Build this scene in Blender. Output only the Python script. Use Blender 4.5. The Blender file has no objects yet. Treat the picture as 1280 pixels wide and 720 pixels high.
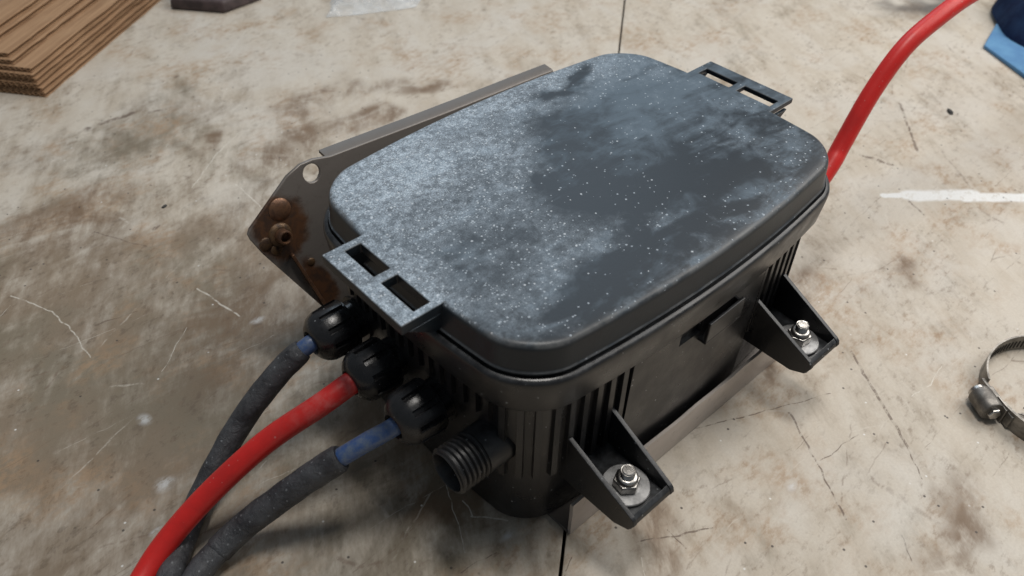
import bpy, bmesh, math, random
from mathutils import Vector, Matrix, noise as mnoise

random.seed(7)
scene = bpy.context.scene
COL = scene.collection
MM = 0.001

# ------------------------------------------------------------------ camera
cam_d = bpy.data.cameras.new('camera')
cam = bpy.data.objects.new('camera', cam_d)
COL.objects.link(cam)
right = Vector((0.74249364, -0.66969216, 0.01468357))
down = Vector((-0.44855811, -0.51336157, -0.73161159))
fwd = Vector((0.49749253, 0.53663052, -0.68156355))
rot = Matrix((right, -down, -fwd)).transposed()
cam.matrix_world = Matrix.Translation(Vector((-253.4, -220.3, 363.0)) * MM) @ rot.to_4x4()
cam_d.sensor_width = 36.0
cam_d.lens = 36.0 * 1015.9 / 1280.0
cam_d.clip_start = 0.01
cam_d.clip_end = 50.0
cam_d.dof.use_dof = True
cam_d.dof.focus_distance = 0.42
cam_d.dof.aperture_fstop = 11.0
scene.camera = cam

# ------------------------------------------------------------------ light (indoor: soft lamps, dim even surroundings)
world = bpy.data.worlds.new('World')
scene.world = world
world.use_nodes = True
bg = world.node_tree.nodes['Background']
bg.inputs['Color'].default_value = (0.80, 0.90, 1.0, 1)
bg.inputs['Strength'].default_value = 0.15

def area_lamp(name, loc, target, sx, sy, power, color):
    d = bpy.data.lights.new(name, 'AREA')
    d.shape = 'RECTANGLE'
    d.size = sx
    d.size_y = sy
    d.energy = power
    d.color = color
    o = bpy.data.objects.new(name, d)
    COL.objects.link(o)
    o.location = loc
    o.rotation_euler = (Vector(target) - Vector(loc)).to_track_quat('-Z', 'Y').to_euler()
    return o

area_lamp('workshop_window_light', (1.0, -0.30, 1.05), (0.1, 0.0, 0.0), 1.2, 0.8, 13.5, (1.0, 0.955, 0.90))
area_lamp('ceiling_light', (0.10, 0.0, 1.55), (0.05, 0.0, 0.0), 0.42, 0.22, 9.5, (1.0, 0.955, 0.90))
area_lamp('far_window_light', (0.95, 1.35, 1.5), (0.0, 0.1, 0.0), 1.4, 0.7, 7.5, (0.72, 0.86, 1.0))

vs = scene.view_settings
vs.view_transform = 'Standard'
vs.look = 'None'
vs.exposure = 0.12
vs.gamma = 1.0
vs.use_curve_mapping = False
scene.cycles.max_bounces = 5
scene.cycles.diffuse_bounces = 2
scene.cycles.glossy_bounces = 3

# ------------------------------------------------------------------ node helper
class NT:
    def __init__(self, name):
        self.mat = bpy.data.materials.new(name)
        self.mat.use_nodes = True
        self.t = self.mat.node_tree
        self.n = self.t.nodes
        self.bsdf = self.n['Principled BSDF']
        self.out = self.n['Material Output']
        self._obj = None
    def link(self, a, b):
        self.t.links.new(a, b)
    def put(self, sock, v):
        if isinstance(v, bpy.types.NodeSocket):
            self.link(v, sock)
        elif isinstance(v, (tuple, list)):
            if sock.type == 'RGBA' and len(v) == 3:
                v = (*v, 1)
            sock.default_value = v
        else:
            sock.default_value = v
    @property
    def obj(self):
        if self._obj is None:
            self._obj = self.n.new('ShaderNodeTexCoord').outputs['Object']
        return self._obj
    def math(self, op, a, b=0.0, c=None, clamp=False):
        m = self.n.new('ShaderNodeMath')
        m.operation = op
        m.use_clamp = clamp
        self.put(m.inputs[0], a)
        self.put(m.inputs[1], b)
        if c is not None:
            self.put(m.inputs[2], c)
        return m.outputs[0]
    def vmath(self, op, a, b=None, scale=None):
        m = self.n.new('ShaderNodeVectorMath')
        m.operation = op
        self.put(m.inputs[0], a)
        if b is not None:
            self.put(m.inputs[1], b)
        if scale is not None:
            self.put(m.inputs['Scale'], scale)
        return m.outputs['Value'] if op in ('DOT_PRODUCT', 'LENGTH', 'DISTANCE') else m.outputs['Vector']
    def mapping(self, vec, loc=(0, 0, 0), rot=(0, 0, 0), scale=(1, 1, 1), kind='POINT'):
        m = self.n.new('ShaderNodeMapping')
        m.vector_type = kind
        self.put(m.inputs['Vector'], vec)
        m.inputs['Location'].default_value = loc
        m.inputs['Rotation'].default_value = rot
        m.inputs['Scale'].default_value = scale
        return m.outputs[0]
    flat2d = False
    def noise(self, scale, detail=4.0, rough=0.55, dist=0.0, vec=None, color=False):
        x = self.n.new('ShaderNodeTexNoise')
        if self.flat2d:
            x.noise_dimensions = '2D'
        self.put(x.inputs['Vector'], vec if vec is not None else self.obj)
        x.inputs['Scale'].default_value = scale
        x.inputs['Detail'].default_value = detail
        x.inputs['Roughness'].default_value = rough
        x.inputs['Distortion'].default_value = dist
        return x.outputs['Color'] if color else x.outputs[0]
    def voronoi(self, scale, vec=None, feature='F1', rand=1.0):
        x = self.n.new('ShaderNodeTexVoronoi')
        x.feature = feature
        if self.flat2d:
            x.voronoi_dimensions = '2D'
        self.put(x.inputs['Vector'], vec if vec is not None else self.obj)
        x.inputs['Scale'].default_value = scale
        x.inputs['Randomness'].default_value = rand
        return x
    def rng(self, v, a, b, lo=0.0, hi=1.0, smooth=True):
        m = self.n.new('ShaderNodeMapRange')
        m.interpolation_type = 'SMOOTHSTEP' if smooth else 'LINEAR'
        m.clamp = False if smooth else True
        self.put(m.inputs[0], v)
        self.put(m.inputs[1], a)
        self.put(m.inputs[2], b)
        self.put(m.inputs[3], lo)
        self.put(m.inputs[4], hi)
        return m.outputs[0]
    def mix(self, fac, a, b, blend='MIX'):
        m = self.n.new('ShaderNodeMix')
        m.data_type = 'RGBA'
        m.blend_type = blend
        self.put(m.inputs[0], fac)
        self.put(m.inputs[6], a)
        self.put(m.inputs[7], b)
        return m.outputs[2]
    def xyz(self, vec):
        s = self.n.new('ShaderNodeSeparateXYZ')
        self.put(s.inputs[0], vec)
        return s.outputs
    def bump(self, h, strength=0.3, dist=0.001):
        b = self.n.new('ShaderNodeBump')
        b.inputs['Strength'].default_value = strength
        b.inputs['Distance'].default_value = dist
        self.put(b.inputs['Height'], h)
        self.link(b.outputs[0], self.bsdf.inputs['Normal'])
    def set(self, **kw):
        for k, v in kw.items():
            self.put(self.bsdf.inputs[k.replace('_', ' ')], v)
        return self.mat
    def maxall(self, vals):
        r = None
        for v in vals:          # evaluated one by one: keeps few values alive at a time
            r = v if r is None else self.math('MAXIMUM', r, v)
        return r
    # a mark along a line from a to b (mm on the table), w = half width in mm
    def seg(self, p, a, b, w, soft=0.5):
        ax, ay = a[0] * MM, a[1] * MM
        dx, dy = b[0] * MM - ax, b[1] * MM - ay
        l2 = dx * dx + dy * dy
        q = self.vmath('SUBTRACT', p, (ax, ay, 0))
        t = self.math('MINIMUM', self.math('MAXIMUM', self.vmath('DOT_PRODUCT', q, (dx / l2, dy / l2, 0)), 0.0), 1.0)
        c = self.vmath('SCALE', (dx, dy, 0), scale=t)
        d = self.vmath('DISTANCE', q, c)
        return self.rng(d, w * MM * soft, w * MM, 1.0, 0.0)
    def blob(self, p, c, rx, ry, ang=0.0, soft=0.3):
        v = self.mapping(p, (c[0] * MM, c[1] * MM, 0), (0, 0, math.radians(ang)), (rx * MM, ry * MM, 1), 'TEXTURE')
        return self.rng(self.vmath('LENGTH', v), soft, 1.0, 1.0, 0.0)

# ------------------------------------------------------------------ materials
def mat_table():
    m = NT('worn_laminate')
    m.flat2d = True
    o = m.obj
    s = m.xyz(o)
    flat = m.n.new('ShaderNodeCombineXYZ')
    m.link(s[0], flat.inputs[0])
    m.link(s[1], flat.inputs[1])
    p = flat.outputs[0]
    w1 = m.vmath('SCALE', m.vmath('SUBTRACT', m.noise(22, 2, 0.55, vec=p, color=True), (0.5, 0.5, 0.5)), scale=0.05)
    pw = m.vmath('MULTIPLY', m.vmath('ADD', p, w1), (1, 1, 0))
    w2 = m.vmath('SCALE', m.vmath('SUBTRACT', m.noise(90, 1, 0.6, vec=p, color=True), (0.5, 0.5, 0.5)), scale=0.0028)
    pl = m.vmath('MULTIPLY', m.vmath('ADD', p, w2), (1, 1, 0))
    streak = m.mapping(p, rot=(0, 0, math.radians(8)), scale=(1.5, 0.75, 1), kind='TEXTURE')
    streak2 = m.mapping(p, rot=(0, 0, math.radians(58)), scale=(1.9, 0.7, 1), kind='TEXTURE')
    big = m.noise(7.0, 4, 0.6, 0.6, vec=p)
    mid = m.noise(19, 5, 0.66, 0.5, vec=streak)
    mid2 = m.noise(30, 5, 0.68, 0, vec=streak2)
    fine = m.noise(170, 4, 0.7, 0, vec=streak)
    fine2 = m.noise(62, 4, 0.72, 0, vec=streak2)
    grain = m.noise(700, 3, 0.7, vec=p)
    # clean laminate
    col = m.mix(m.rng(mid2, 0.3, 0.72), (0.565, 0.515, 0.44), (0.49, 0.43, 0.35))
    col = m.mix(m.rng(m.noise(13, 4, 0.6, 0.5, vec=p), 0.42, 0.68, 0, 0.6), col, (0.575, 0.54, 0.485))
    # grime: many dirt patches, and light falloff painted into the left side
    left = m.blob(pw, (-235, 170), 340, 310, 25, 0.2)
    left2 = m.blob(pw, (-110, 0), 170, 130, 20, 0.3)
    topl = m.blob(pw, (-140, 380), 210, 90, 20, 0.1)
    area = m.maxall([m.math('MULTIPLY', left, 1.1), m.math('MULTIPLY', left2, 0.9), m.math('MULTIPLY', topl, 0.7)])
    g = m.math('ADD', m.math('MULTIPLY', area, 0.50), m.math('MULTIPLY', m.math('SUBTRACT', big, 0.5), 0.5))
    g = m.math('ADD', g, m.math('MULTIPLY', m.math('SUBTRACT', mid, 0.5), 0.85))
    g = m.math('ADD', g, m.math('MULTIPLY', m.math('SUBTRACT', mid2, 0.5), 0.6))
    g = m.math('ADD', g, m.math('MULTIPLY', m.math('SUBTRACT', fine2, 0.5), 0.6))
    grime_shade = m.rng(g, -0.04, 0.66, 0.0, 0.92)
    grime_shade_col = m.mix(m.rng(m.noise(9, 3, 0.5, vec=p), 0.4, 0.62), (0.195, 0.145, 0.096), (0.170, 0.140, 0.096))
    col = m.mix(grime_shade, col, grime_shade_col)
    # fine dark rub marks
    rub = m.math('MULTIPLY', m.rng(fine, 0.52, 0.74, 0, 0.5), m.rng(mid, 0.36, 0.62))
    col = m.mix(rub, col, (0.19, 0.135, 0.095))
    # warm rusty tints
    rust = m.math('MULTIPLY', m.rng(m.noise(16, 4, 0.65, 0, vec=m.mapping(p, loc=(3, 1, 0))), 0.48, 0.72, 0, 0.62), m.rng(fine, 0.3, 0.65))
    col = m.mix(rust, col, (0.37, 0.245, 0.145))
    # bigger brown stains; the one near the navy cloth is painted shade
    st = [((41, 357), 62, 26, 20), ((95, 338), 50, 20, -20), ((9, 317), 46, 38, 60), ((62, 300), 70, 26, -30), ((130, 305), 40, 14, -20), ((-30, 300), 50, 30, 40), ((-56, 357), 30, 16, 20), ((74, -91), 26, 16, 30),
          ((60, -215), 55, 20, 10), ((-181, 330), 80, 40, 10), ((-140, 150), 90, 60, 40), ((-116, -35), 40, 24, -60), ((616, 95), 46, 30, 60),
          ((230, -93), 36, 14, 70), ((155, -60), 30, 20, 20), ((-60, -118), 36, 15, 20), ((-40, 180), 70, 50, 30)]
    sm = m.maxall(m.blob(pw, *a, 0.1) for a in st)
    sm = m.math('MULTIPLY', sm, m.rng(m.math('ADD', m.math('MULTIPLY', mid, 0.6), m.math('MULTIPLY', fine2, 0.4)), 0.36, 0.60, 0.12, 0.92))
    col = m.mix(sm, col, (0.175, 0.115, 0.07))
    col = m.mix(m.math('MULTIPLY', m.blob(pw, (640, 105), 75, 30, -20, 0.2), 0.85), col, (0.075, 0.07, 0.066))  # shade beside the navy cloth, painted into the bench colour
    # a net of fine scuffs
    smut = m.math('MULTIPLY', m.rng(fine, 0.50, 0.64), m.rng(fine2, 0.46, 0.62))
    col = m.mix(m.math('MULTIPLY', smut, m.math('ADD', m.math('MULTIPLY', area, 0.32), 0.06)), col, (0.095, 0.072, 0.052))
    # dark scratches and pen-like lines
    dk = [((128.9, -113), (88.9, -172.2), 1.1), ((9.9, -86), (90.7, -122.9), 0.45), ((60.5, -114.9), (44.5, -141.3), 0.8), ((44.5, -141.3), (23.3, -173), 0.7),
          ((45.3, -144.8), (76, -148.6), 0.4), ((-63.6, -111.9), (-30.7, -131.2), 0.6), ((-48.2, -116.8), (-49.2, -129.3), 0.5), ((36.1, -195.7), (27.1, -207.8), 0.5),
          ((426.7, 17.3), (367, -30.7), 1.5), ((328.5, -5), (334, -26), 2.4), ((-111.5, 436.6), (-85, 435.4), 3.0), ((-140, -65.5), (-120.3, -69.1), 0.4),
          ((-124, 434.6), (-122, 436), 4.0), ((-136.5, 276.6), (-134, 278), 2.2), ((-73, 428), (-62, 424), 2.2), ((88, -172), (76, -186), 0.5),
          ((300, -58), (292, -75), 1.2), ((-30, 470), (-27, 471), 2.2), ((-95, -95), (-118, -108), 0.35), ((-170, 300), (-150, 262), 0.6), ((-205, 210), (-180, 205), 0.5)]
    dm = m.maxall(m.seg(pl, *a) for a in dk)
    dm = m.math('MULTIPLY', dm, m.rng(fine, 0.40, 0.56, 0.12, 0.75))
    col = m.mix(dm, col, (0.11, 0.075, 0.055))
    # random thin dark scratches
    for k, (ang, sc, th) in enumerate(((20, 26, 0.012), (-38, 31, 0.010), (100, 26, 0.009))):
        v = m.mapping(pl, loc=(0.37 * k, 0.21 * k, 0), rot=(0, 0, math.radians(ang)), scale=(0.22, 1, 1))
        e = m.voronoi(sc, v, 'DISTANCE_TO_EDGE').outputs['Distance']
        ln = m.math('MULTIPLY', m.rng(e, 0.002, th, 1, 0), m.rng(m.noise(15 + 3 * k, 3, 0.6, vec=p), 0.5, 0.66, 0, 0.5 if k < 2 else 0.4))
        ln = m.math('MULTIPLY', ln, m.rng(fine, 0.38, 0.55))
        col = m.mix(ln, col, (0.15, 0.10, 0.07) if k != 2 else (0.66, 0.62, 0.55))
    # pale scratches
    lt = [((124, -155.3), (141, -158), 0.55), ((141, -158), (160, -155), 0.55), ((-234.5, 270.5), (-220.8, 239.1), 0.8), ((-220.8, 239.1), (-217, 212), 0.8), ((-217, 212), (-217.7, 185.3), 0.8),
          ((-142.7, 199.3), (-134.3, 158.7), 1.1), ((-164.5, 171.2), (-190.8, 146.6), 0.4), ((-95.2, 304.4), (-60, 334), 0.8), ((-60, 334), (-30.7, 350.9), 0.8), ((-68.1, 287.7), (-68.1, 245.9), 0.9),
          ((18.1, 471.7), (67.5, 516.8), 0.8), ((14.5, 464.7), (85.8, 387.9), 0.7), ((-113.4, -20.6), (-121.5, -38.6), 0.5), ((-121.5, -38.6), (-131.3, -59.3), 0.5),
          ((-116.4, -46.3), (-104.3, -60), 0.8), ((-114, -36), (-116, -47), 0.7), ((-255, 250), (-238, 262), 0.35), ((-70, -118), (-85, -140), 0.35)]
    lm = m.maxall(m.seg(pl, a[0], a[1], a[2] * 0.75, 0.2) for a in lt)
    lm = m.math('MULTIPLY', lm, m.rng(fine, 0.34, 0.56, 0.12, 0.8))
    col = m.mix(lm, col, (0.66, 0.63, 0.56))
    # white paint: a long streak and some dabs
    pd = [((292, -44), (315, -62), 4.0), ((306, -56), (345, -88), 8.5), ((335, -84), (372, -116), 7.0)]
    pmk = m.maxall(m.seg(pl, *a, 0.5) for a in pd)
    sp = [((-223.4, 73.5), 8, 6, 0), ((-213.6, 119.9), 5, 7, 0), ((20.3, -143.4), 6, 4, 20), ((-238, 50), 5, 3, 0), ((-128, 148), 7, 4, 0), ((-110, -66), 7, 3, 0)]
    faded = m.math('MULTIPLY', m.maxall(m.seg(pl, *a, 0.2) for a in (((360, -106), (395, -142), 8.0), ((395, -142), (440, -190), 7.0))), m.rng(fine2, 0.36, 0.6, 0.25, 0.8))
    pmk = m.math('MAXIMUM', pmk, faded)
    spm = m.maxall(m.blob(pl, *a, 0.1) for a in sp)
    pale = m.maxall([m.blob(pl, (7, -153), 20, 13, 10, 0.1), m.blob(pl, (40, -190), 34, 20, 10, 0.1)])
    col = m.mix(m.math('MULTIPLY', pale, 0.45), col, (0.66, 0.64, 0.59))
    col = m.mix(m.math('MULTIPLY', spm, m.rng(fine, 0.36, 0.58, 0.1, 0.65)), col, (0.68, 0.70, 0.71))
    col = m.mix(m.math('MULTIPLY', pmk, m.rng(fine, 0.30, 0.50, 0.55, 0.94)), col, (0.76, 0.77, 0.76))
    # specks
    vo = m.voronoi(120, p)
    sx = m.xyz(vo.outputs['Color'])
    dot = m.math('MULTIPLY', m.rng(vo.outputs['Distance'], 0.05, 0.11, 1, 0), m.rng(sx[0], 0.945, 0.955, smooth=False))
    col = m.mix(m.math('MULTIPLY', dot, 0.85), col, (0.04, 0.032, 0.03))
    vo2 = m.voronoi(95, m.mapping(p, loc=(1.7, 2.3, 0)))
    sx2 = m.xyz(vo2.outputs['Color'])
    dot2 = m.math('MULTIPLY', m.rng(vo2.outputs['Distance'], 0.03, 0.075, 1, 0), m.rng(sx2[0], 0.965, 0.975, smooth=False))
    col = m.mix(m.math('MULTIPLY', dot2, 0.8), col, (0.78, 0.78, 0.76))
    col = m.mix(m.rng(grain, 0.3, 0.7, 0.0, 0.10), col, (0.17, 0.135, 0.10))
    m.bump(m.math('ADD', grain, m.math('MULTIPLY', fine, 1.2)), 0.14, 0.0006)
    return m.set(Base_Color=col, Roughness=m.rng(mid, 0.3, 0.7, 0.42, 0.62), Specular_IOR_Level=0.35)

def dots(m, scale, r, keep, loc=(0, 0, 0)):
    vo = m.voronoi(scale, m.mapping(m.obj, loc=loc))
    c = m.xyz(vo.outputs['Color'])
    rr = m.math('MULTIPLY', c[1], r)
    inside = m.math('LESS_THAN', vo.outputs['Distance'], m.math('ADD', rr, r * 0.25))
    k = m.math('LESS_THAN', c[0], keep)
    return m.math('MULTIPLY', inside, k)

def mat_plastic(name='black_plastic', rough=0.33, dust=0.05, col=(0.0105, 0.0105, 0.0115), settled=0.75):
    m = NT(name)
    n = m.noise(60, 5, 0.65)
    g = m.noise(900, 3, 0.6)
    c = m.mix(m.rng(n, 0.45, 0.75, 0, 0.8), col, tuple(v * 1.9 for v in col))
    d1 = dots(m, 520, 0.22, dust)
    d2 = dots(m, 260, 0.13, dust * 0.5, (1, 2, 3))
    c = m.mix(m.math('MULTIPLY', m.math('MAXIMUM', d1, d2), 0.55), c, (0.42, 0.44, 0.46))
    film = m.math('MULTIPLY', m.rng(m.noise(24, 6, 0.7, 0.5), 0.5, 0.75, 0, 0.5), m.rng(g, 0.35, 0.7))
    c = m.mix(m.math('MULTIPLY', film, 0.25), c, (0.10, 0.097, 0.093))
    geo = m.n.new('ShaderNodeNewGeometry')
    upf = m.rng(m.xyz(geo.outputs['Normal'])[2], 0.3, 0.9)
    c = m.mix(m.math('MULTIPLY', upf, m.rng(m.noise(120, 5, 0.7), 0.38, 0.66, 0.1 * settled, settled)), c, (0.055, 0.06, 0.066))
    m.bump(g, 0.12, 0.0004)
    return m.set(Base_Color=c, Roughness=m.rng(n, 0.3, 0.7, rough - 0.07, rough + 0.12))

def mat_lid():
    m = NT('dusty_black_plastic')
    o = m.obj
    s = m.xyz(o)
    geo = m.n.new('ShaderNodeNewGeometry')
    nz = m.xyz(geo.outputs['Normal'])[2]
    up = m.rng(nz, 0.35, 0.92)
    wob = m.vmath('SCALE', m.vmath('SUBTRACT', m.noise(26, 5, 0.66, color=True), (0.5, 0.5, 0.5)), scale=0.028)
    pw = m.vmath('MULTIPLY', m.vmath('ADD', o, wob), (1, 1, 0))
    a = m.noise(30, 6, 0.68, 0.4)
    b = m.noise(85, 5, 0.68, 0.4)
    smear = m.noise(24, 5, 0.62, 0.9, vec=m.mapping(o, rot=(0, 0, math.radians(35)), scale=(1, 2.6, 1)))
    # where the powder settled thick
    k1 = m.blob(pw, (-100, 74), 165, 108, -16, 0.0)
    k2 = m.blob(pw, (-10, 90), 190, 66, -3, 0.0)
    k3 = m.blob(pw, (-128, -5), 42, 66, 0, 0.3)
    k4 = m.blob(pw, (-70, -30), 115, 85, 20, 0.0)
    heavy = m.maxall([m.math('MULTIPLY', k1, 1.15), m.math('MULTIPLY', k2, 1.0), m.math('MULTIPLY', k3, 0.85), m.math('MULTIPLY', k4, 0.30)])
    far = m.blob(pw, (72, 30), 110, 85, 0, 0.0)
    wiped = m.maxall([m.blob(pw, (14, 22), 46, 30, 30, 0.0), m.blob(pw, (-8, -12), 42, 30, 10, 0.0), m.blob(pw, (24, -38), 60, 26, -20, 0.0),
                      m.blob(pw, (58, 66), 30, 8, 25, 0.0), m.blob(pw, (34, 60), 30, 8, -12, 0.0), m.blob(pw, (-28, 5), 12, 6, 40, 0.0),
                      m.math('MULTIPLY', m.blob(pw, (-50, -64), 50, 16, 0, 0.2), 0.8)])
    dens = m.math('ADD', heavy, m.math('MULTIPLY', m.math('SUBTRACT', a, 0.5), 0.75))
    dens = m.math('ADD', dens, m.math('MULTIPLY', m.math('SUBTRACT', b, 0.5), 0.7))
    dens = m.math('ADD', dens, m.math('MULTIPLY', m.math('SUBTRACT', smear, 0.5), 0.5))
    dens = m.math('SUBTRACT', dens, m.math('MULTIPLY', wiped, m.rng(b, 0.35, 0.6, 0.35, 0.8)))
    dens = m.math('MULTIPLY', m.math('MAXIMUM', dens, 0.0), up, clamp=True)
    film = m.math('ADD', m.math('MULTIPLY', far, 0.85), m.math('MULTIPLY', m.math('SUBTRACT', smear, 0.45), 2.6))
    film = m.math('ADD', film, m.math('MULTIPLY', m.math('SUBTRACT', b, 0.5), 1.4))
    film = m.math('SUBTRACT', film, m.math('MULTIPLY', wiped, 0.55))
    film = m.math('MULTIPLY', m.rng(film, -0.10, 0.95, 0.08, 0.95), m.rng(up, 0, 1, 0.12, 1.0))
    c = m.mix(film, (0.010, 0.014, 0.019), (0.080, 0.114, 0.148))
    # fine powder, grains and a few coarser flakes
    gr = m.noise(1500, 2, 0.7)
    clump = m.noise(260, 4, 0.7)
    pow_ = m.math('MULTIPLY', m.math('MULTIPLY', dens, m.rng(clump, 0.28, 0.72, 0.35, 1.1)), m.rng(gr, 0.30, 0.68, 0.3, 1.0))
    c = m.mix(pow_, c, (0.46, 0.55, 0.64))
    fk = m.math('ADD', m.math('MULTIPLY', dens, 0.6), m.math('MULTIPLY', m.rng(b, 0.4, 0.62, 0.0, 0.07), up))
    g1 = dots(m, 900, 0.42, m.math('MULTIPLY', fk, 0.8))
    g2 = dots(m, 560, 0.26, m.math('MULTIPLY', fk, 0.5), (3, 1, 2))
    g3 = dots(m, 300, 0.14, m.math('MULTIPLY', m.rng(a, 0.42, 0.62, 0.003, 0.035), up), (5, 4, 2))
    c = m.mix(m.math('MULTIPLY', g1, 0.55), c, (0.52, 0.59, 0.66))
    c = m.mix(m.math('MULTIPLY', g2, 0.65), c, (0.62, 0.67, 0.72))
    c = m.mix(m.math('MULTIPLY', g3, 0.65), c, (0.62, 0.64, 0.66))
    wear = m.math('MULTIPLY', m.rng(nz, 0.25, 0.6), m.rng(nz, 0.9, 0.99, 1, 0))
    wear = m.math('MULTIPLY', wear, m.rng(m.noise(70, 4, 0.7), 0.36, 0.62, 0.15, 0.8))
    c = m.mix(wear, c, (0.115, 0.118, 0.12))
    ro = m.math('ADD', m.rng(film, 0, 1, 0.36, 0.58), m.math('MULTIPLY', dens, 0.3), clamp=True)
    h = m.math('ADD', m.math('MULTIPLY', g1, 0.5), m.math('MULTIPLY', m.noise(800, 3, 0.6), 0.5))
    m.bump(h, 0.25, 0.0004)
    return m.set(Base_Color=c, Roughness=ro, Specular_IOR_Level=0.38)

def mat_simple(name, col, rough, metal=0.0, nscale=80, var=0.35, bump=0.1, col2=None, spec=0.5):
    m = NT(name)
    n = m.noise(nscale, 6, 0.65, 0.3)
    c2 = col2 or tuple(v * (1 - var) for v in col)
    c = m.mix(m.rng(n, 0.38, 0.66), col, c2)
    m.bump(m.noise(nscale * 7, 4, 0.65), bump, 0.0005)
    return m.set(Base_Color=c, Roughness=m.rng(n, 0.3, 0.7, max(rough - 0.08, 0.05), rough + 0.1), Metallic=metal, Specular_IOR_Level=spec)

def mat_steel_rust(name='rusty_steel_sheet', tone=1.0):
    m = NT(name)
    o = m.obj
    s = m.xyz(o)
    xz = m.n.new('ShaderNodeCombineXYZ')
    m.link(s[0], xz.inputs[0])
    m.link(s[2], xz.inputs[1])
    wob = m.vmath('SCALE', m.vmath('SUBTRACT', m.noise(60, 4, 0.6, color=True), (0.5, 0.5, 0.5)), scale=0.014)
    p = m.vmath('MULTIPLY', m.vmath('ADD', xz.outputs[0], wob), (1, 1, 0))
    near = m.maxall([m.blob(p, (-114, 87), 23, 25, 0, 0.4), m.blob(p, (-103, 48), 12, 30, 15, 0.2)])
    isback = m.rng(s[1], 0.05, 0.08)
    near = m.math('MULTIPLY', near, isback)
    tex = m.noise(130, 5, 0.7, 0.4)
    rust = m.rng(m.math('ADD', near, m.math('MULTIPLY', m.math('SUBTRACT', tex, 0.5), 0.9)), 0.2, 0.75)
    steel = m.mix(m.noise(50, 5, 0.6, vec=m.mapping(o, scale=(1, 1, 4))), tuple(v * tone for v in (0.41, 0.365, 0.33)), tuple(v * tone for v in (0.51, 0.46, 0.42)))
    steel = m.mix(m.rng(m.noise(230, 4, 0.7), 0.58, 0.75, 0, 0.5), steel, (0.10, 0.085, 0.075))
    rc = m.mix(m.rng(tex, 0.4, 0.65), (0.095, 0.043, 0.02), (0.045, 0.026, 0.018))
    c = m.mix(rust, steel, rc)
    m.bump(tex, 0.22, 0.0006)
    return m.set(Base_Color=c, Roughness=m.rng(rust, 0, 1, 0.42, 0.5), Metallic=m.rng(rust, 0, 1, 0.35, 0.15))

def mat_sleeve():
    m = NT('heat_shrink_sleeve')
    n = m.noise(70, 6, 0.7, 0.4)
    w = m.noise(260, 5, 0.65, 0.8)
    c = m.mix(m.rng(n, 0.36, 0.66), (0.075, 0.078, 0.085), (0.024, 0.024, 0.028))
    d = dots(m, 560, 0.26, 0.22)
    c = m.mix(m.math('MULTIPLY', d, 0.4), c, (0.33, 0.35, 0.37))
    m.bump(m.math('ADD', w, m.math('MULTIPLY', n, 0.6)), 0.7, 0.0015)
    return m.set(Base_Color=c, Roughness=0.55)

def mat_blue():
    m = NT('dusty_blue_jacket')
    n = m.noise(260, 5, 0.75, 0.2)
    c = m.mix(m.rng(n, 0.30, 0.72), (0.030, 0.078, 0.23), (0.12, 0.155, 0.215))
    m.bump(n, 0.2, 0.0006)
    return m.set(Base_Color=c, Roughness=0.40)

def mat_red():
    m = NT('red_rubber')
    n = m.noise(45, 5, 0.65, 0.3)
    c = m.mix(m.rng(n, 0.35, 0.7), (0.66, 0.020, 0.016), (0.52, 0.017, 0.014))
    c = m.mix(m.math('MULTIPLY', dots(m, 500, 0.22, 0.10), 0.4), c, (0.55, 0.30, 0.28))
    x = m.xyz(m.obj)[0]
    c = m.mix(m.math('MULTIPLY', m.math('MULTIPLY', m.rng(x, -0.185, -0.150), m.rng(x, -0.05, 0.0, 1, 0)), m.rng(m.noise(160, 5, 0.7), 0.38, 0.66, 0, 0.45)), c, (0.58, 0.17, 0.155))
    m.bump(m.noise(420, 4, 0.6), 0.10, 0.0005)
    return m.set(Base_Color=c, Roughness=0.42)

def mat_card():
    m = NT('brown_cardboard')
    f = m.noise(60, 6, 0.7, 0.3, vec=m.mapping(m.obj, rot=(0, 0, math.radians(38.2)), scale=(6, 0.22, 1), kind='TEXTURE'))
    b = m.noise(18, 4, 0.6)
    c = m.mix(m.rng(f, 0.36, 0.66), (0.42, 0.265, 0.155), (0.27, 0.16, 0.09))
    c = m.mix(m.rng(b, 0.5, 0.72, 0, 0.5), c, (0.42, 0.29, 0.18))
    m.bump(f, 0.3, 0.001)
    return m.set(Base_Color=c, Roughness=0.85, Specular_IOR_Level=0.15)

def mat_cloth(name, c1, c2):
    m = NT(name)
    n = m.noise(45, 5, 0.65)
    wv = m.noise(900, 2, 0.5)
    c = m.mix(m.rng(n, 0.35, 0.7), c1, c2)
    m.bump(m.math('ADD', wv, m.math('MULTIPLY', n, 1.5)), 0.4, 0.001)
    return m.set(Base_Color=c, Roughness=0.9, Specular_IOR_Level=0.1)

def mat_film():
    m = NT('clear_plastic_film')
    n = m.noise(60, 4, 0.6)
    m.bump(m.noise(70, 4, 0.6, 0.6), 0.5, 0.003)
    return m.set(Base_Color=(0.86, 0.90, 0.93), Roughness=0.16, Alpha=m.rng(n, 0.3, 0.7, 0.14, 0.40), IOR=1.45)

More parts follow.
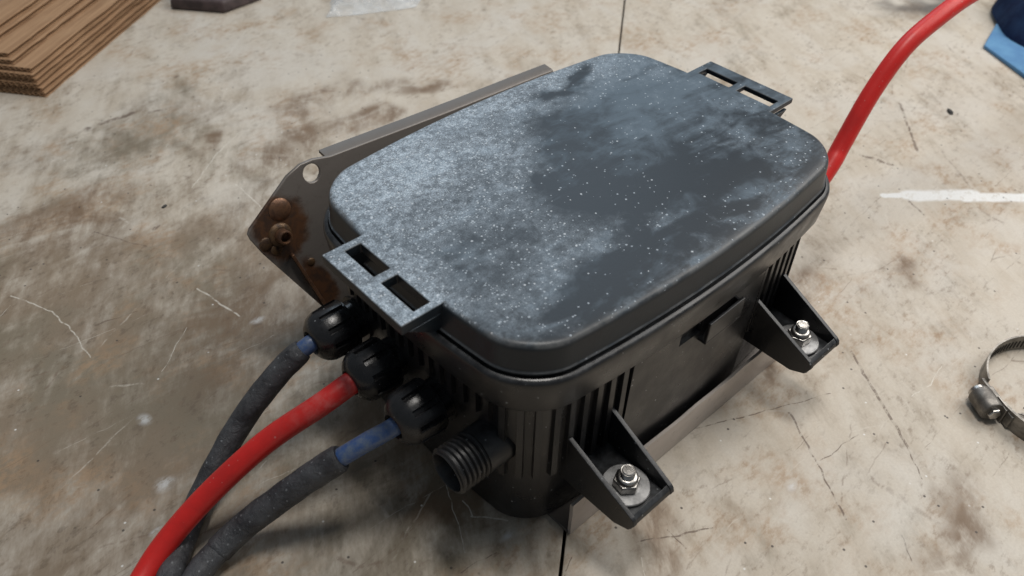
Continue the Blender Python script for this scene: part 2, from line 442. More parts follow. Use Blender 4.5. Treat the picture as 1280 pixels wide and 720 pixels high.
M = {}
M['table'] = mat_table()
M['plastic'] = mat_plastic()
M['gland'] = mat_plastic('gland_nylon', 0.24, 0.02, (0.012, 0.012, 0.013), 0.15)
M['thread'] = mat_plastic('threaded_plastic', 0.36, 0.03, (0.011, 0.011, 0.012), 0.35)
M['lid'] = mat_lid()
M['steel'] = mat_steel_rust()
M['steel_back'] = mat_steel_rust('scaled_steel_plate', 0.40)
M['steel_lip'] = mat_steel_rust('shade_darkened_steel', 0.26)  # darkened copy of the bracket steel; on the base sheet it paints gap shade
M['zinc'] = mat_simple('zinc_plated_steel', (0.56, 0.54, 0.51), 0.30, 1.0, 200, 0.4, 0.12)
M['washer'] = mat_simple('dull_zinc_washer', (0.36, 0.36, 0.36), 0.48, 0.85, 160, 0.4, 0.15)
M['sleeve'] = mat_sleeve()
M['blue'] = mat_blue()
M['red'] = mat_red()
M['card'] = mat_card()
M['rustpin'] = mat_simple('rusted_stud', (0.20, 0.105, 0.06), 0.42, 0.55, 220, 0.5, 0.3, (0.10, 0.055, 0.035))
M['weld'] = mat_simple('discoloured_weld', (0.13, 0.075, 0.035), 0.42, 0.4, 180, 0.5, 0.5, (0.05, 0.03, 0.02))
M['void'] = mat_simple('bench_frame_dark', (0.02, 0.017, 0.015), 0.9, 0, 60, 0.3, 0.1)
M['brown'] = mat_simple('dark_brown_leather', (0.075, 0.052, 0.052), 0.6, 0, 70, 0.5, 0.4)
M['navy'] = mat_cloth('navy_cloth', (0.008, 0.014, 0.042), (0.016, 0.034, 0.08))
M['sky_blue'] = mat_cloth('light_blue_cloth', (0.10, 0.22, 0.40), (0.13, 0.28, 0.46))
M['film'] = mat_film()
M['chip'] = mat_simple('black_crumb', (0.03, 0.028, 0.026), 0.7)
M['clamp'] = mat_simple('worn_stainless', (0.27, 0.255, 0.235), 0.48, 0.9, 120, 0.45, 0.2)

# ------------------------------------------------------------------ mesh helpers (all lengths in millimetres)
def mk(name, verts, faces, mat, parent=None, smooth=None, bevel=0, segs=2):
    me = bpy.data.meshes.new(name)
    me.from_pydata([tuple(c * MM for c in v) for v in verts], [], faces)
    bm = bmesh.new()
    bm.from_mesh(me)
    bmesh.ops.recalc_face_normals(bm, faces=bm.faces)
    bm.to_mesh(me)
    bm.free()
    me.materials.append(mat)
    return place(name, me, parent, smooth, bevel, segs)

def place(name, me, parent=None, smooth=None, bevel=0, segs=2):
    o = bpy.data.objects.new(name, me)
    COL.objects.link(o)
    if parent is not None:
        o.parent = parent
    if smooth is not None:
        me.polygons.foreach_set('use_smooth', [True] * len(me.polygons))
        me.set_sharp_from_angle(angle=math.radians(smooth))
    if bevel:
        b = o.modifiers.new('bevel', 'BEVEL')
        b.width = bevel * MM
        b.segments = segs
        b.limit_method = 'ANGLE'
        b.angle_limit = math.radians(35)
        me.polygons.foreach_set('use_smooth', [True] * len(me.polygons))
        me.set_sharp_from_angle(angle=math.radians(35))
        w = o.modifiers.new('wn', 'WEIGHTED_NORMAL')
        w.keep_sharp = False
    return o

def tag(o, label, cat, group=None):
    o['label'] = label
    o['category'] = cat
    if group:
        o['group'] = group
    return o

def empty(name, loc=(0, 0, 0)):
    o = bpy.data.objects.new(name, None)
    o.empty_display_size = 0.01
    o.location = [c * MM for c in loc]
    COL.objects.link(o)
    return o

class MB:
    def __init__(self):
        self.v = []
        self.f = []
    def add(self, verts, faces):
        k = len(self.v)
        self.v += [tuple(v) for v in verts]
        self.f += [tuple(i + k for i in f) for f in faces]
    def box(self, x0, x1, y0, y1, z0, z1):
        self.add([(x0, y0, z0), (x1, y0, z0), (x1, y1, z0), (x0, y1, z0), (x0, y0, z1), (x1, y0, z1), (x1, y1, z1), (x0, y1, z1)],
                 [(0, 3, 2, 1), (4, 5, 6, 7), (0, 1, 5, 4), (1, 2, 6, 5), (2, 3, 7, 6), (3, 0, 4, 7)])
    def prism(self, poly, fn0, fn1):
        n = len(poly)
        self.add([fn0(p) for p in poly] + [fn1(p) for p in poly],
                 [tuple(range(n))[::-1], tuple(range(n, 2 * n))] + [(i, (i + 1) % n, n + (i + 1) % n, n + i) for i in range(n)])
    def build(self, name, mat, parent=None, **kw):
        return mk(name, self.v, self.f, mat, parent, **kw)

def loft(rings, cap0=True, cap1=True):
    n = len(rings[0])
    v = [p for r in rings for p in r]
    f = []
    for k in range(len(rings) - 1):
        for i in range(n):
            j = (i + 1) % n
            f.append((k * n + i, k * n + j, (k + 1) * n + j, (k + 1) * n + i))
    if cap0:
        f.append(tuple(range(n))[::-1])
    if cap1:
        f.append(tuple(range((len(rings) - 1) * n, len(rings) * n)))
    return v, f

def lathe(profile, n, fn, closed=False):
    # profile: (s along axis, radius); fn maps (s, a, b) to xyz
    rings = []
    for s, r in profile:
        rings.append([fn(s, r * math.cos(2 * math.pi * i / n), r * math.sin(2 * math.pi * i / n)) for i in range(n)])
    if closed:
        rings.append(rings[0])
    return loft(rings, not closed, not closed)

def gridsolid(us, vs_, holes, fn):
    # solid sheet on a u,v grid with cells left out; fn(u, v, side)
    nu, nv = len(us), len(vs_)
    idx = lambda i, j, s: s * nu * nv + i * nv + j
    verts = [fn(us[i], vs_[j], s) for s in (0, 1) for i in range(nu) for j in range(nv)]
    keep = {(i, j) for i in range(nu - 1) for j in range(nv - 1)
            if not any(a <= (us[i] + us[i + 1]) / 2 <= b and c <= (vs_[j] + vs_[j + 1]) / 2 <= d for a, b, c, d in holes)}
    f = []
    for (i, j) in keep:
        f.append((idx(i, j, 1), idx(i + 1, j, 1), idx(i + 1, j + 1, 1), idx(i, j + 1, 1)))
        f.append((idx(i, j, 0), idx(i, j + 1, 0), idx(i + 1, j + 1, 0), idx(i + 1, j, 0)))
        for (di, dj, a, b) in ((-1, 0, (i, j), (i, j + 1)), (1, 0, (i + 1, j), (i + 1, j + 1)), (0, -1, (i, j), (i + 1, j)), (0, 1, (i, j + 1), (i + 1, j + 1))):
            if (i + di, j + dj) not in keep:
                f.append((idx(*a, 0), idx(*b, 0), idx(*b, 1), idx(*a, 1)))
    used = sorted({k for q in f for k in q})
    mp = {k: q for q, k in enumerate(used)}
    return [verts[k] for k in used], [tuple(mp[k] for k in q) for q in f]

def catmull(pts, per=14):
    P = [Vector(p) for p in pts]
    P = [P[0] * 2 - P[1]] + P + [P[-1] * 2 - P[-2]]
    out = []
    for i in range(1, len(P) - 2):
        for k in range(per):
            t = k / per
            a, b, c, d = P[i - 1], P[i], P[i + 1], P[i + 2]
            out.append(0.5 * ((2 * b) + (c - a) * t + (2 * a - 5 * b + 4 * c - d) * t * t + (3 * b - a - 3 * c + d) * t ** 3))
    out.append(P[-2])
    return out

def tube(path, rad, n=24, wob=0.0, seed=0.0):
    # path of Vectors, rad(fraction of length) -> mm
    L = [0.0]
    for a, b in zip(path, path[1:]):
        L.append(L[-1] + (b - a).length)
    up = Vector((0, 0, 1))
    rings = []
    nrm = None
    for i, p in enumerate(path):
        t = (path[min(i + 1, len(path) - 1)] - path[max(i - 1, 0)]).normalized()
        if nrm is None:
            nrm = (up - up.dot(t) * t).normalized()
        else:
            nrm = (nrm - nrm.dot(t) * t).normalized()
        bi = t.cross(nrm)
        r = rad(L[i] / L[-1])
        ring = []
        for k in range(n):
            a = 2 * math.pi * k / n
            rr = r
            if wob:
                rr += wob * mnoise.noise(Vector((math.cos(a) * 1.3, math.sin(a) * 1.3 + seed, L[i] / 9.0)))
            ring.append(tuple(p + (nrm * math.cos(a) + bi * math.sin(a)) * rr))
        rings.append(ring)
    return loft(rings)

def cut(path, f0, f1):
    L = [0.0]
    for a, b in zip(path, path[1:]):
        L.append(L[-1] + (b - a).length)
    def at(s):
        for i in range(len(path) - 1):
            if L[i + 1] >= s:
                return path[i].lerp(path[i + 1], (s - L[i]) / max(L[i + 1] - L[i], 1e-9))
        return path[-1].copy()
    s0, s1 = f0 * L[-1], f1 * L[-1]
    n = max(int((s1 - s0) / 1.6), 6)
    return [at(s0 + (s1 - s0) * k / n) for k in range(n + 1)]

# ------------------------------------------------------------------ the bench top
bench = empty('workbench_top')
bench['kind'] = 'structure'
sd = Vector((0.772, 0.636, 0))
sn = Vector((-0.636, 0.772, 0))
s0 = Vector((-105.7, -98.6, 0))
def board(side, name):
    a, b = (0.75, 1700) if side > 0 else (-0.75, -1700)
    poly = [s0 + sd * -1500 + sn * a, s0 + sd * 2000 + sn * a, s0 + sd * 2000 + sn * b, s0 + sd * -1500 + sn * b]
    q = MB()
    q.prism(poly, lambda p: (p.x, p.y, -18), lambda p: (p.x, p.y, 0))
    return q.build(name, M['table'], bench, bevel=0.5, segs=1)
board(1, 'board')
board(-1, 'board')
q = MB()
q.prism([s0 + sd * -1500 + sn * -40, s0 + sd * 2000 + sn * -40, s0 + sd * 2000 + sn * 40, s0 + sd * -1500 + sn * 40],
        lambda p: (p.x, p.y, -40), lambda p: (p.x, p.y, -19))
q.build('support_rail', M['void'], bench)

# ------------------------------------------------------------------ outline of the box (a bowed rounded rectangle)
BL, BW, BR, BX, BY = 218.1, 150.0, 20.5, 6.0, 8.6
def outline(off=0.0, n=18):
    a, b, r = BL / 2, BW / 2, BR
    out = []
    for sx, sy, a0, nx in ((1, 1, 0, (-1, 1)), (-1, 1, 90, (-1, -1)), (-1, -1, 180, (1, -1)), (1, -1, 270, (1, 1))):
        for i in range(n + 1):
            t = math.radians(a0 + 90 * i / n)
            out.append((sx * (a - r) + r * math.cos(t), sy * (b - r) + r * math.sin(t)))
        p = out[-1]
        t = math.radians(a0 + 90)
        e = (nx[0] * (a - r) + r * math.cos(t), nx[1] * (b - r) + r * math.sin(t))
        for k in range(1, n):
            out.append((p[0] + (e[0] - p[0]) * k / n, p[1] + (e[1] - p[1]) * k / n))
    res = []
    for x, y in out:
        sx = 1 if x > 0 else -1
        sy = 1 if y > 0 else -1
        res.append((x + sx * BX * (1 - (y / b) ** 2) * min(abs(x) / a, 1) ** 4, y + sy * BY * (1 - (x / a) ** 2) * min(abs(y) / b, 1) ** 4))
    if off == 0:
        return res
    fin = []
    m = len(res)
    for i in range(m):
        p0, p1 = res[i - 1], res[(i + 1) % m]
        tx, ty = p1[0] - p0[0], p1[1] - p0[1]
        l = math.hypot(tx, ty)
        fin.append((res[i][0] + ty / l * off, res[i][1] - tx / l * off))
    return fin

def ring(off, z):
    return [(x, y, z) for x, y in outline(off)]

box = empty('junction_box', (0, 0, 0))
tag(box, 'black plastic junction box with a powder dusted lid, bolted feet and cable glands', 'junction box')

WOFF = lambda z: -3.4 - 1.4 * (98 - z) / 73.0       # wall set-in below the collar (draft)
rings = [ring(WOFF(3) - 3, 2.6), ring(WOFF(4) - 1, 3.1), ring(WOFF(5), 5.0)] + [ring(WOFF(z), z) for z in (25, 45, 62, 80, 101)]
v, f = loft(rings)
housing = mk('housing', v, f, M['plastic'], box, smooth=40)
rings = [ring(-6, 99.0), ring(1.2, 98.2), ring(2.6, 98.8), ring(3.4, 101), ring(4.8, 114.5), ring(4.9, 116.6), ring(4.5, 117.9), ring(3.6, 118.7), ring(2.5, 118.9), ring(1.9, 118.4), ring(1.4, 117.4), ring(-2, 117.2)]
v, f = loft(rings)
mk('collar', v, f, M['plastic'], housing, smooth=40)
# thin seal line between collar and lid
v, f = loft([ring(-1.5, 117.3), ring(0.3, 117.4), ring(0.4, 120.4), ring(-1.5, 120.6)])
mk('seal', v, f, M['gland'], housing, smooth=40)

# lid
rings = [ring(-3, 119.6), ring(1.2, 119.6), ring(1.7, 120.0), ring(1.7, 120.8), ring(1.1, 121.3), ring(0.9, 122.0), ring(0.2, 131.6), ring(-0.1, 133.0), ring(-0.7, 134.0), ring(-1.6, 134.6), ring(-2.8, 134.85), ring(-5.0, 135.0)]
inner = outline(-5.0)
for s, z in ((0.93, 135.15), (0.8, 135.35), (0.6, 135.5), (0.35, 135.6), (0.12, 135.65)):
    rings.append([(x * s, y * s, z) for x, y in inner])
v, f = loft(rings)
lid = mk('lid', v, f, M['lid'], box, smooth=50)

# hasp frames moulded on both short ends of the lid
def hasp(sgn):
    us = [-28.7, -24.7, -2.7, 2.7, 24.2, 28.7]
    xs = [110.5, 117.4, 125.4, 134.5]
    v, f = gridsolid(us, xs, [(-24.7, -2.7, 117.4, 125.4), (2.7, 24.2, 117.4, 125.4)],
                     lambda u, x, s: (sgn * x, u, (129.4 + 5.4 * s) if sgn < 0 else (131.6 + 3.2 * s)))
    q = MB()
    q.add(v, f)
    o = q.build('hasp_frame', M['lid'], lid, bevel=0.7)
    for y0, y1 in ((-28.5, -26.3), (26.3, 28.5)):
        g = MB()
        g.prism([(110.6, 129.2), (131.0, 129.2), (119.5, 121.0), (110.6, 119.8)], lambda p: (sgn * p[0], y0, p[1]), lambda p: (sgn * p[0], y1, p[1]))
        g.build('gusset', M['lid'], o, bevel=0.4)
hasp(-1)
hasp(1)

# smooth side panel between the ribbed corners, with the opening of the clip
def wall_y(x, z, off):
    return -(BW / 2 + BY * (1 - (x / (BL / 2)) ** 2) + off + WOFF(z))
us = [-49 + 2.0 * i for i in range(51)]
us = sorted(set([u for u in us if not (-27 < u < -1)] + [-25, -22, -18.0, -14, -10, -6, -2.0]))
zs = [9, 30, 50, 64, 84, 95, 99.2]
v, f = gridsolid(us, zs, [(-18.0, -2.0, 84, 95)], lambda x, z, s: (x, wall_y(x, z, -1.0 if s == 0 else 2.6), z))
panel = mk('side_panel', v, f, M['plastic'], housing, smooth=35)

# spring clip: an open-topped pocket standing off the panel
q = MB()
def py(x, z, d):
    return wall_y(x, z, 2.6 + d)
def slab(x0, x1, z0, z1, d0, d1):
    q.add([(x0, py(x0, z0, d0), z0), (x1, py(x1, z0, d0), z0), (x1, py(x1, z0, d1), z0), (x0, py(x0, z0, d1), z0),
           (x0, py(x0, z1, d0), z1), (x1, py(x1, z1, d0), z1), (x1, py(x1, z1, d1), z1), (x0, py(x0, z1, d1), z1)],
          [(0, 3, 2, 1), (4, 5, 6, 7), (0, 1, 5, 4), (1, 2, 6, 5), (2, 3, 7, 6), (3, 0, 4, 7)])
slab(-3, 25, 80, 92.5, 3.2, 5.0)
slab(-3, 25, 78.4, 80.2, -0.6, 5.0)
slab(23, 25, 79, 90.5, -0.6, 3.6)
q.build('clip', M['plastic'], housing, bevel=0.5)

# ribs: alike bars, one mesh shared
def bar_mesh(name, w, d, h, mat):
    v = [(-w / 2, 0, 0), (w / 2, 0, 0), (w / 2, 0, h), (-w / 2, 0, h), (-w / 2 + 0.5, -d, 1.5), (w / 2 - 0.5, -d, 1.5), (w / 2 - 0.5, -d, h), (-w / 2 + 0.5, -d, h)]
    v = [(x, y + 1.0, z) for x, y, z in v]
    me = bpy.data.meshes.new(name)
    me.from_pydata([tuple(c * MM for c in p) for p in v], [], [(0, 1, 2, 3), (4, 7, 6, 5), (0, 4, 5, 1), (1, 5, 6, 2), (2, 6, 7, 3), (3, 7, 4, 0)])
    bm = bmesh.new()
    bm.from_mesh(me)
    bmesh.ops.recalc_face_normals(bm, faces=bm.faces)
    bm.to_mesh(me)
    bm.free()
    me.materials.append(mat)
    return me
rib_long = bar_mesh('rib', 4.0, 3.6, 57.5, M['plastic'])
rib_short = bar_mesh('rib', 4.0, 3.6, 56.0, M['plastic'])
rib_end = bar_mesh('rib', 4.0, 3.6, 22.0, M['plastic'])
def arc_points(step=7.6):
    # walk the wall outline clockwise from the near side, returning (x, y, angle)
    pts = outline(-3.9)
    n = len(pts)
    res = []
    acc = 0.0
    last = None
    for i in range(n):
        a, b = pts[i], pts[(i + 1) % n]
        l = math.hypot(b[0] - a[0], b[1] - a[1])
        s = 0.0
        while acc + (l - s) >= step:
            s += step - acc
            acc = 0.0
            t = s / l
            tx, ty = (b[0] - a[0]) / l, (b[1] - a[1]) / l
            res.append((a[0] + (b[0] - a[0]) * t, a[1] + (b[1] - a[1]) * t, math.atan2(ty, tx)))
        acc += l - s
    return res
for x, y, ang in arc_points():
    near = y < -58 and abs(x) > 50.5
    lend = x < -95 and -58 <= y < 78
    rend = x > 95 and -58 <= y < 0
    if not (near or lend or rend):
        continue
    infoot = near and 55 < abs(x) < 84
    me = rib_long if infoot else (rib_short if near or rend else rib_end)
    h = 57.5 if infoot else (56.0 if near or rend else 22.0)
    o = place('rib', me, housing)
    o.location = (x * MM, y * MM, (98.8 - h) * MM)
    o.rotation_euler = (math.radians(-2.0) * 0, 0, ang)

# mounting feet with nyloc nut, washer and bolt
def foot(sgn):
    q = MB()
    xo, xi = 84.5, 55.0
    prof = [(-74, 35), (-74, 68.0), (-78.9, 65.6), (-116.2, 47.6), (-117.8, 46.2), (-118.6, 43.6), (-116.0, 38.2), (-108, 34.6)]
    def side(xa, xb, xc, xd):
        q.prism(prof, lambda p: (sgn * (xa + (xc - xa) * (-74 - p[0]) / 44), p[0], p[1]), lambda p: (sgn * (xb + (xd - xb) * (-74 - p[0]) / 44), p[0], p[1]))
    side(xo - 2.4, xo, xo - 3.6, xo - 1.2)
    side(xi, xi + 2.4, xi + 0.6, xi + 3.0)
    q.prism([(-73, 36.5), (-73, 42.0), (-116.9, 42.0), (-116.9, 38.9), (-110, 35.8)], lambda p: (sgn * (xi + 1.0), p[0], p[1]), lambda p: (sgn * (xo - 1.9), p[0], p[1]))
    q.prism([(-115.4, 37.5), (-115.4, 47.55), (-117.6, 45.9), (-118.3, 43.6), (-116.0, 38.6)], lambda p: (sgn * (xi + 1.2), p[0], p[1]), lambda p: (sgn * (xo - 2.2), p[0], p[1]))
    o = q.build('mounting_foot', M['plastic'], box, bevel=0.7)
    cx, cy = sgn * 69.5, -101.4
    bolt = None
    # bolt end with thread ridges
    prof2 = [(36, 3.3), (47, 3.3)]
    z = 47.0
    while z < 54.2:
        prof2 += [(z + 0.3, 2.9), (z + 0.75, 3.35)]
        z += 1.0
    prof2 += [(54.6, 3.0), (55.0, 2.5), (55.05, 0.3)]
    v, f = lathe(prof2, 20, lambda s, a, b: (cx + a, cy + b, s))
    bolt = mk('bolt', v, f, M['zinc'], box, smooth=35)
    v, f = lathe([(42.05, 3.5), (42.05, 11.2), (42.5, 11.5), (43.4, 11.4), (43.7, 11.0), (43.7, 3.5)], 40, lambda s, a, b: (cx + a, cy + b, s), True)
    mk('washer', v, f, M['washer'], bolt, smooth=30)
    rr = 5.6 / math.cos(math.pi / 6)
    tw = 0.4 if sgn < 0 else 0.9
    v, f = loft([[(cx + r * math.cos(i * math.pi / 3 + tw), cy + r * math.sin(i * math.pi / 3 + tw), z) for i in range(6)] for z, r in ((43.75, rr * 0.95), (44.2, rr), (48.0, rr), (48.6, rr * 0.93))])
    mk('nut', v, f, M['zinc'], bolt, bevel=0.25)
    v, f = lathe([(48.3, 3.3), (48.5, 5.2), (49.2, 5.15), (50.3, 5.0), (51.0, 4.3), (51.1, 3.3)], 28, lambda s, a, b: (cx + a, cy + b, s), True)
    mk('nut_collar', v, f, M['zinc'], bolt, smooth=40)
foot(-1)
foot(1)

# cable glands on the end wall
ZP = 62.0
def gland(y, x0=-107.0, sgn=-1, ph=0.0):
    fn = lambda s, a, b: (x0 + sgn * s, y + a * 1.07, ZP + b * 1.07)
    prof = [(8.8, 9.0), (8.6, 12.4), (8.9, 12.9), (9.9, 12.9), (10.1, 11.7), (23.2, 11.5), (23.5, 12.5), (24.6, 12.2), (26.2, 11.4), (27.8, 10.1), (29.2, 8.5), (30.0, 7.2), (30.3, 6.2), (29.2, 5.5), (24, 5.0), (12, 5.0)]
    v, f = lathe(prof, 40, fn, True)
    cap = mk('cable_gland', v, f, M['gland'], box, smooth=35)
    v, f = lathe([(-6, 9.9), (2.0, 9.9), (2.0, 11.8), (3.4, 11.8), (3.4, 9.9), (9.4, 9.9), (9.4, 5.2), (-6, 5.2)], 32, fn, True)
    mk('neck', v, f, M['gland'], cap, smooth=35)
    n = 10
    for k in range(n):
        a0 = 2 * math.pi * k / n + ph
        wd = 0.225
        q = MB()
        pts = [(9.3, 0.1), (9.8, 0.25), (16, 0.30), (23.0, 0.2), (24.0, -0.1)]
        base = {9.3: 12.9, 9.8: 12.9, 16: 12.85, 23.0: 12.5, 24.0: 12.4}
        cols = []
        for da, dr in ((-wd, -1.6), (-wd + 0.03, 0.0), (-wd / 3, 0.0), (wd / 3, 0.0), (wd - 0.03, 0.0), (wd, -1.6)):
            cols.append([fn(s, (base[s] + (h if dr == 0 else dr)) * math.cos(a0 + da), (base[s] + (h if dr == 0 else dr)) * math.sin(a0 + da)) for s, h in pts])
        m_ = len(pts)
        V = [p for col_ in cols for p in col_]
        F = []
        for ci in range(5):
            for i in range(m_ - 1):
                F.append((ci * m_ + i, ci * m_ + i + 1, (ci + 1) * m_ + i + 1, (ci + 1) * m_ + i))
        F += [tuple(ci * m_ for ci in range(6)), tuple(ci * m_ + m_ - 1 for ci in range(6))]
        q.add(V, F)
        q.build('grip_rib', M['gland'], cap, smooth=32)
    return cap
gland(53, ph=0.1)
gland(18, ph=0.35)
gland(-17, ph=0.0)
gland(-42, 107.0, 1, 0.2)

# the fourth port: a bare threaded spigot
fn = lambda s, a, b: (-107.0 - s, -52.5 + a, ZP + b)
prof = [(-6, 11.6), (11.0, 11.4), (11.4, 10.6)]
s = 11.6
while s < 26.4:
    prof += [(s + 0.4, 10.3), (s + 1.05, 11.6), (s + 1.45, 11.6), (s + 2.2, 10.3)]
    s += 2.6
prof += [(27.2, 10.6), (27.6, 10.1), (27.6, 9.7), (27.0, 9.4), (-6, 9.2)]
v, f = lathe(prof, 48, fn, True)
mk('threaded_spigot', v, f, M['thread'], box, smooth=32)
v, f = lathe([(-2, 9.25), (-1, 9.25)], 32, fn)
mk('spigot_blank', v, f, M['gland'], box, smooth=32)

# ------------------------------------------------------------------ sheet steel bracket the box is bolted to
br = empty('steel_bracket', (0, 0, 0))
tag(br, 'bent grey sheet steel bracket under and behind the box, rusty at its upright corner', 'bracket')
q = MB()
q.box(-87.4, 93, -85.0, 87.6, 0.2, 2.2)
q.build('base_sheet', M['steel_lip'], br, bevel=0.3)  # dark tone stands in for shade in the gap behind the flange
# front flange, slightly bowed and dented
n = 40
V0, F0 = [], []
pr = []
for i in range(n + 1):
    x = -86.8 + 180 * i / n
    top = 25.2 - 2.4 * math.sin(math.pi * i / n) + 0.5 * mnoise.noise(Vector((x / 14, 0, 0)))
    dy = 0.5 * mnoise.noise(Vector((x / 22, 3, 0)))
    pr.append([(x, -84.6 + dy, top), (x, -86.2 + dy, top), (x, -86.5 + dy, top - 0.6), (x, -86.4 + dy * 0.3, 0.3), (x, -84.5 + dy * 0.3, 0.3), (x, -84.4 + dy, top - 0.6)])
m_ = 6
V0 = [p for r in pr for p in r]
for i in range(n):
    for k in range(m_):
        F0.append((i * m_ + k, i * m_ + (k + 1) % m_, (i + 1) * m_ + (k + 1) % m_, (i + 1) * m_ + k))
F0 += [tuple(range(m_)), tuple(range(n * m_, n * m_ + m_))]
mk('front_flange', V0, F0, M['steel'], br, smooth=40)
# upright back plate with chamfered corner and a round hole
outer = [(94, 0.4), (94, 105.6), (86.4, 106.0), (7.4, 108.0), (-73.9, 111.4), (-84, 113.6), (-92, 113.6), (-101.3, 110.6), (-129.8, 93.0), (-131.8, 90.5), (-131.4, 87.4), (-127.9, 77.9), (-105.9, 33.4), (-93, 6), (-90, 0.4)]
hole = [(-87.2 + 5.0 * math.cos(2 * math.pi * i / 28), 107.0 + 5.0 * math.sin(2 * math.pi * i / 28)) for i in range(28)]
LEAN = 0.3
def on_plate(x, z, s=0.0):
    k = 1 / math.sqrt(1 + LEAN * LEAN)
    return (x, 88 + LEAN * z - s * k, z + s * k * LEAN)
bm = bmesh.new()
def loop(pts):
    vs2 = [bm.verts.new(Vector(on_plate(x, z)) * MM) for x, z in pts]
    return [bm.edges.new((vs2[i], vs2[(i + 1) % len(vs2)])) for i in range(len(vs2))]
ed = loop(outer) + loop(hole)
bmesh.ops.triangle_fill(bm, use_beauty=True, use_dissolve=False, edges=ed)
ret = bmesh.ops.extrude_face_region(bm, geom=list(bm.faces))
bmesh.ops.translate(bm, verts=[g for g in ret['geom'] if isinstance(g, bmesh.types.BMVert)], vec=(0, 2 * MM, 0))
bmesh.ops.recalc_face_normals(bm, faces=bm.faces)
me = bpy.data.meshes.new('back_plate')
bm.to_mesh(me)
bm.free()
me.materials.append(M['steel_back'])
bp = place('back_plate', me, br, None, 0.5, 2)
# folded lip along its upper edge
top = [(94.5, 105.6), (60, 106.7), (20, 107.7), (-20, 109.0), (-66, 110.9), (-76, 111.2)]
V0, F0 = [], []
for x, z in top:
    y = 88 + LEAN * z
    V0 += [(x, y - 0.1, z - 1.5), (x, y + 0.3, z - 0.2), (x, y + 1.4, z + 0.5), (x, y + 8.2, z + 1.2), (x, y + 8.4, z - 0.6), (x, y + 2.0, z - 1.6)]
for i in range(len(top) - 1):
    for k in range(6):
        F0.append((i * 6 + k, i * 6 + (k + 1) % 6, (i + 1) * 6 + (k + 1) % 6, (i + 1) * 6 + k))
F0 += [tuple(range(6)), tuple(range(len(V0) - 6, len(V0)))]
mk('folded_lip', V0, F0, M['steel_lip'], br, smooth=40)
# pressed dome, welded stud and stiffening fin
def fy(cx, cz):
    k = 1 / math.sqrt(1 + LEAN * LEAN)
    return lambda s, a, b: tuple(Vector(on_plate(cx + a, cz, s)) + Vector((0, b * LEAN * k, b * k)))
v, f = lathe([(-0.5, 6.6), (0.2, 6.2), (0.9, 5.2), (1.5, 3.9), (1.8, 2.2), (1.9, 0.4)], 28, fy(-110.8, 96.2))
mk('pressed_dome', v, f, M['rustpin'], bp, smooth=60)
v, f = lathe([(-0.5, 7.0), (0.4, 6.6), (1.4, 5.6), (1.9, 4.2)], 28, fy(-115.4, 83.6))
mk('weld_ring', v, f, M['weld'], bp, smooth=60)
v, f = lathe([(0, 4.0), (6.6, 4.0), (7.4, 3.6), (7.5, 3.0), (6.8, 2.7), (3, 2.6)], 28, fy(-115.4, 83.6))
mk('stud', v, f, M['rustpin'], bp, smooth=40)
for k, (bx, bz, rr) in enumerate(((-124.5, 82, 4.2), (-120, 77, 3.6), (-104, 62, 2.6))):
    v, f = lathe([(-0.4, rr), (0.2, rr * 0.9), (0.55, rr * 0.6), (0.7, rr * 0.2)], 14, fy(bx, bz))
    mk('weld_bead', v, f, M['weld'], bp, smooth=60)
q = MB()
q.prism([(-114.2, 71.5), (-112.6, 72.0), (-104.2, 36.6), (-105.8, 36.2)], lambda p: on_plate(p[0], p[1], -0.2), lambda p: on_plate(p[0] - 0.6, p[1], 4.0))
q.build('stiffening_fin', M['rustpin'], bp, bevel=0.3)

# ------------------------------------------------------------------ cables
red_path = catmull([(-119, 18, 62), (-130, 18, 62), (-139, 18, 61.6), (-153.7, 19.6, 57.5), (-181.8, 27.2, 45), (-213.2, 31.4, 28), (-238.9, 30.6, 14), (-259, 22, 7.4), (-290, 2, 5.9), (-330, -25, 5.9)])
v, f = tube(red_path, lambda t: 5.7, 28)
c = mk('red_cable', v, f, M['red'], None, smooth=60)
tag(c, 'bright red cable from the middle gland, crossing over a dark sleeved cable', 'cable')

back_path = catmull([(119, -42, 62), (130, -42, 62), (142, -42, 62.2), (154, -43, 64), (168, -43.5, 70), (181, -42.5, 79), (190, -41, 87.5), (211.1, -39.5, 115.2), (231.8, -41.0, 137.9), (256.0, -44.3, 150.1), (286.7, -48.5, 158.9), (330, -56, 164), (390, -64, 160), (470, -70, 130), (560, -72, 80), (640, -74, 60)])
v, f = tube(back_path, lambda t: 5.6, 28)
c = mk('red_cable', v, f, M['red'], None, smooth=60)
tag(c, 'red cable leaving the far end of the box towards the navy cloth', 'cable')

